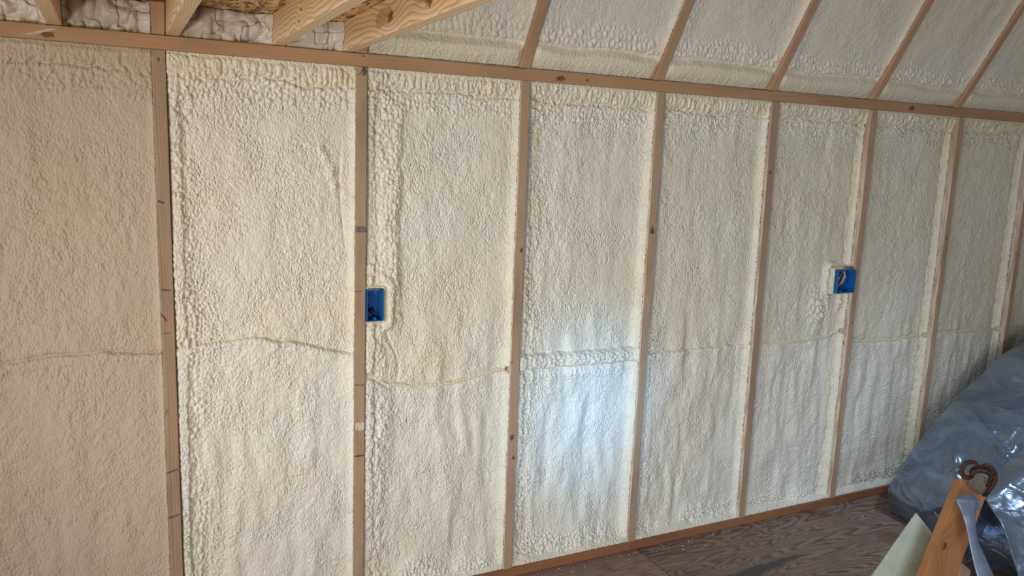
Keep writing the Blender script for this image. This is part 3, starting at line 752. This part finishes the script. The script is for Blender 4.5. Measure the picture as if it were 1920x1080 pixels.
# ------------------------------------------------------------------ tarp covered pile
def tarp_mat(name='silver_tarp', k=1.0, metal=.7, rough=.2, bs=1.0):
    g = G(name)
    n1 = g.noise(3.2, 4, .55, None, .6); n2 = g.noise(5.5, 2, .5, g.mapv((1, 1, 1.8), (0,0,0), (.4,.5,0)), .9); n3 = g.noise(30, 3, .6, None, 1.2)
    wx, wy, wz = g.sep()
    weave = g.m('ADD', g.m('SINE', g.m('MULTIPLY', g.m('ADD', wx, wz), 1500)), g.m('SINE', g.m('MULTIPLY', g.m('SUBTRACT', wy, wz), 1500)))
    rid = g.m('SUBTRACT', 1.0, g.m('MULTIPLY', g.m('ABSOLUTE', g.m('SUBTRACT', n1, .5)), 9), clamp=True)
    rid2 = g.m('SUBTRACT', 1.0, g.m('MULTIPLY', g.m('ABSOLUTE', g.m('SUBTRACT', n2, .5)), 11), clamp=True)
    n1b = g.noise(2.2, 2, .5, g.mapv((1, 2.6, 1), (3,1,0), (.3,.2,.9)), .4)
    rid = g.m('ADD', rid, g.m('SUBTRACT', 1.0, g.m('MULTIPLY', g.m('ABSOLUTE', g.m('SUBTRACT', n1b, .5)), 14), clamp=True))
    h = g.m('ADD', g.m('MULTIPLY', n2, .6), g.m('MULTIPLY', n3, .035)); h = g.m('ADD', h, g.m('ADD', g.m('MULTIPLY', rid, .10), g.m('MULTIPLY', rid2, .07)))
    nrm = g.bump(h, .7, .032*bs)
    nrm = g.bump(weave, .05, .0006, nrm)
    col = g.mix(g.step(n2, .3, .7), (.17*k, .21*k, .28*k), (.28*k, .335*k, .43*k))
    return g.out(col, g.m('ADD', rough, g.m('MULTIPLY', n3, .16)), nrm, metallic=metal, spec=.7)
TARP = tarp_mat()
tp = empty('tarp', (3.4, -.7, 0)); tloc = Vector((3.4, -.7, 0))
def interp_path(P, n):
    P = np.array(P, float); s = np.r_[0, np.cumsum(np.hypot(*np.diff(P, axis=0).T))]
    q = np.linspace(0, s[-1], n); return np.stack([np.interp(q, s, P[:, j]) for j in range(P.shape[1])], -1)
def smooth_rows(A, it):
    for _ in range(it):
        B = A.copy(); B[1:-1] = (A[:-2]+A[1:-1]*2+A[2:])/4; A = B
    return A
prof = smooth_rows(interp_path([(3.215, 0.0), (3.185, .08), (3.20, .16), (3.31, .305), (3.59, .575), (3.93, .785), (4.4, .96), (4.92, 1.0)], 260), 20)
ny = 220
tt = np.linspace(0, 1, ny)
ys = np.interp(tt, [0, .10, .14, 1], [-.16, -.17, -.25, -1.75]); zsn = np.interp(tt, [0, .10, .16, .5, 1], [0.0, .93, 1.0, .84, .45])
x0s = np.interp(tt, [0, .16, .5, 1], [.06, 0, -.05, -.12])
sm = lambda a: smooth_rows(a[:, None], 6)[:, 0]
ys, zsn, x0s = sm(ys), sm(zsn), sm(x0s)
PX = prof[:, 0][None, :]+x0s[:, None]; PZ = prof[:, 1][None, :]*zsn[:, None]; PY = np.repeat(ys[:, None], 260, 1)
S = np.repeat(np.linspace(0, 2.3, 260)[None, :], ny, 0); Tn = np.repeat((ys*-1)[:, None], 260, 1)
wr = .030*fbm(S*1.6+Tn*1.2, Tn*2.4, 3, 900)+.018*(1-2*np.abs(fbm(S*2.6+Tn*2, Tn*3.5, 2, 911)))
# taut folds running across the pile
for (s0, sl, wd_, am) in ((.62, -.55, .022, .034), (.40, .5, .018, .024), (1.0, -.25, .03, .034), (.2, .9, .015, .024), (.30, -1.4, .015, .022), (.8, .2, .02, .024)):
    wr += am*np.exp(-np.abs(S-s0-sl*(Tn-.5))/wd_)*ss(Tn, .25, .4)
fade = ss(PZ, 0.0, .10)
PZ = PZ+wr*fade*.8; PX = PX-wr*fade*.5
PZ = np.maximum(PZ, .002); PX = np.minimum(PX, 4.88+.02*(PX-4.88))
o = sheet('back_cover', PX-tloc.x, PY-tloc.y, PZ, TARP, tp)
# nearer lump, open at its left end
lp = []
nl, nm = 150, 150
a = np.linspace(0, 1, nl)
sect = smooth_rows(interp_path([(-.62, .10), (-.70, .34), (-.80, .455), (-.90, .475), (-1.0, .43), (-1.12, .29), (-1.24, .12), (-1.30, .004)], nm), 8)
xs = np.linspace(0, 1.35, nl)
rise = np.interp(xs, [0, .15, .5, 1.35], [.97, 1.06, 1.32, 1.55])
left = np.interp(sect[:, 0], [-1.3, -1.12, -.9, -.7], [2.66, 2.655, 2.775, 2.92])
SX = left[None, :]+xs[:, None]; SY = np.repeat(sect[:, 0][None, :], nl, 0)+.03*np.sin(xs*3)[:, None]; SZ = sect[:, 1][None, :]*rise[:, None]
Sq = np.repeat(np.linspace(0, 1.1, nm)[None, :], nl, 0); Xq = np.repeat(xs[:, None], nm, 1)
wr = .022*fbm(Xq*2.2+Sq*1.5, Sq*3, 3, 950)+.016*(1-2*np.abs(fbm(Xq*2.4-Sq*3.0, Sq*2, 2, 961)))
for (s0, sl, wd_, am) in ((.25, .9, .015, .016), (.55, 1.1, .02, .018), (.05, .7, .012, .014)):
    wr += am*np.exp(-np.abs(Xq-s0-sl*(Sq-.4))/wd_)
fd = ss(SZ, 0, .1); SZ = np.maximum(SZ+wr*fd, .003); SY = SY-wr*.6*fd
o = sheet('front_fold', SX-tloc.x, SY-tloc.y, SZ, TARP, tp)
md = o.modifiers.new('thick', 'SOLIDIFY'); md.thickness = .0015
# loose flap hanging over the board
def ribbon(name, Lp, Rp, parent, mat, n=7, m_=10, bulge=.01):
    A = spline(Lp, n); B = spline(Rp, n); nr = len(A)
    X = np.zeros((nr, m_)); Y = X.copy(); Z = X.copy()
    for i in range(nr):
        for j in range(m_):
            t = j/(m_-1); p = A[i]*(1-t)+B[i]*t - FW*0 + Vector((-.45, -.85, .25)).normalized()*bulge*math.sin(math.pi*t)
            X[i, j], Y[i, j], Z[i, j] = p-tloc
    o = sheet(name, X, Y, Z, mat, parent)
    md = o.modifiers.new('thick', 'SOLIDIFY'); md.thickness = .0016; md.offset = 0
    return o
TARP2 = tarp_mat('tarp_backside', 1.0, .15, .36, .3)
ribbon('loose_flap', [at(1816, 925, 2.74), at(1792, 934, 2.68), at(1800, 953, 2.66), at(1811, 985, 2.64), at(1819, 1025, 2.62), at(1828, 1065, 2.60), at(1840, 1105, 2.58)],
       [at(1838, 938, 2.76), at(1832, 940, 2.70), at(1829, 965, 2.68), at(1829, 985, 2.67), at(1834, 1015, 2.66), at(1850, 1050, 2.64), at(1874, 1105, 2.60)], tp, TARP2, bulge=.012)
ribbon('flap_loop', [at(1809, 948, 2.70), at(1814, 934, 2.72), at(1822, 931, 2.74), at(1829, 936, 2.74), at(1830, 955, 2.72)],
       [at(1811, 948, 2.80), at(1816, 934, 2.82), at(1824, 931, 2.84), at(1835, 937, 2.84), at(1838, 957, 2.82)], tp, TARP2, bulge=.0)
tag(tp, 'shiny silver-blue plastic tarp draped over a heap in front of the wall', 'tarp')

# ------------------------------------------------------------------ scraps beside the tarp
OR = wood('orange_board_fir', (.50, .215, .085), (.33, .115, .045), 110, .07, .05, 71, .016, 1.0, knots=[(-.028, 0, .612, .016)],
          marks=[(.30, .004, 1.5, (.30, .12, .05), .03, -.03, .05)], rough=.42, grime=.25, contrast=.55)
Pt = at(1825, 920, 2.86); Pb = at(1764, 1080, 2.70)
ax = (Pt-Pb).normalized(); ln = (Pt-Pb).length
fl = Pb-ax*(Pb.z/ax.z-.004)
wdir = (at(1855, 930, 2.89)-at(1793, 908, 2.84)).normalized()
fn = wdir.cross(ax); fn = fn if fn.dot(CAM-Pt) > 0 else -fn
o = lumber('broken_board', fl, Pt-fl, fn, .122, .036, OR, jag=.012, seed=3)
tag(o, 'orange-brown board with a broken jagged top leaning against the silver tarp', 'board')

# grey weathered block behind the board
WG = wood('weathered_fir', (.30, .235, .17), (.15, .10, .07), 200, .05, .05, 81, .012, .8, rough=.7, grime=.5)
Pc = at(1842, 888, 2.93); Pd = at(1815, 960, 2.90)
ax2 = (Pc-Pd).normalized(); fl2 = Pd-ax2*(Pd.z/ax2.z-.004)
o = lumber('weathered_stake', fl2, Pc-fl2, fn, .078, .035, WG, bev=.004)
tag(o, 'grey weathered wooden stake sticking up behind the broken orange board', 'stake')

# rusty hooked iron
RUST = None
g = G('rusty_iron'); n = g.noise(45, 5, .7); n2 = g.noise(180, 3, .6)
RUST = g.out(g.mix(g.step(n, .35, .65), (.035, .018, .015), (.11, .045, .030)), .72, g.bump(g.m('ADD', n, g.m('MULTIPLY', n2, .5)), .6, .003), metallic=.25)
def pa(L): return [at(x, y, d) for x, y, d in L]
hk = empty('iron_hook', at(1840, 885, 2.86)); hl = hk.location.copy()
def rel(L): return [p-hl for p in spline(pa(L), 7)]
A = rel([(1832, 875, 2.84), (1830, 868, 2.84), (1818, 866, 2.84), (1806, 873, 2.85), (1803, 886, 2.86), (1810, 895, 2.86), (1820, 894, 2.86), (1824, 887, 2.85), (1834, 883, 2.84), (1848, 884, 2.84), (1856, 890, 2.85)])
r = [.003+.0052*min(1, i/12) for i in range(len(A))]
tube('curled_prong', A, r, RUST, hk, 12)
B = rel([(1820, 886, 2.90), (1830, 876, 2.88), (1842, 877, 2.86), (1856, 878, 2.86), (1864, 888, 2.87), (1864, 903, 2.88), (1855, 918, 2.90), (1846, 930, 2.92)])
tube('bent_bar', B, [.0075+.003*math.sin(math.pi*i/(len(B)-1)) for i in range(len(B))], RUST, hk, 12)
C_ = rel([(1843, 874, 2.85), (1852, 872, 2.84), (1860, 880, 2.85), (1858, 896, 2.87), (1852, 912, 2.89)])
tube('side_strap', C_, .007, RUST, hk, 10)
tag(hk, 'curled rusty iron hook hanging over the weathered stake in front of the tarp', 'hook')

# foam board scrap
g = G('greenish_foam_board'); n = g.noise(70, 4, .6); n2 = g.noise(14, 4, .6)
FB = g.out(g.mix(g.step(n2, .35, .7), (.56, .58, .47), (.47, .49, .38)), .55, g.bump(n, .5, .003))
P1 = at(1719, 962, 2.95); P2 = at(1636, 1080, 2.80); P3 = at(1757, 1000, 2.955)
e1 = (P2-P1).normalized(); e2 = (P3-P1); e2 = (e2-e1*e2.dot(e1)).normalized()
nf = e1.cross(e2); nf = nf if nf.dot(CAM-P1) > 0 else -nf
LL = P1.z/(-e1.z)-.004 if e1.z < 0 else .6
# bottom corner reaches the floor
bm = bmesh.new(); wd3 = .16; nu, nv_ = 26, 40
lowest = min(0, e2.z*wd3)
LL = (P1.z+lowest-.03)/(-e1.z)
box_bm(bm, 0, LL, 0, wd3, -.009, 0, .002)
o = from_bm('foam_board_scrap', bm, FB)
M = Matrix.Identity(4)
for i in range(3): M[i][0] = e1[i]; M[i][1] = e2[i]; M[i][2] = nf[i]; M[i][3] = P1[i]
if M.to_3x3().determinant() < 0:
    for i in range(3): M[i][2] = -nf[i]
    # keep the face on the visible side
    for v in o.data.vertices: v.co.z = -v.co.z
    o.data.flip_normals()
o.matrix_world = M
tag(o, 'pale greenish rectangular foam board scrap leaning left of the broken orange board', 'foam board')

# small offcut low between board and flap
Pq = at(1812, 1062, 2.80); Pr = at(1800, 1120, 2.74)
ax4 = (Pq-Pr).normalized(); fl4 = Pr-ax4*(Pr.z/ax4.z-.004)
WO = wood('offcut_fir', (.42, .27, .17), (.28, .16, .09), 220, .05, .05, 91, .01, .8)
o = lumber('wood_offcut', fl4, Pq-fl4, fn, .05, .03, WO)
tag(o, 'small brown wood offcut at the bottom between the orange board and the hanging flap', 'offcut')
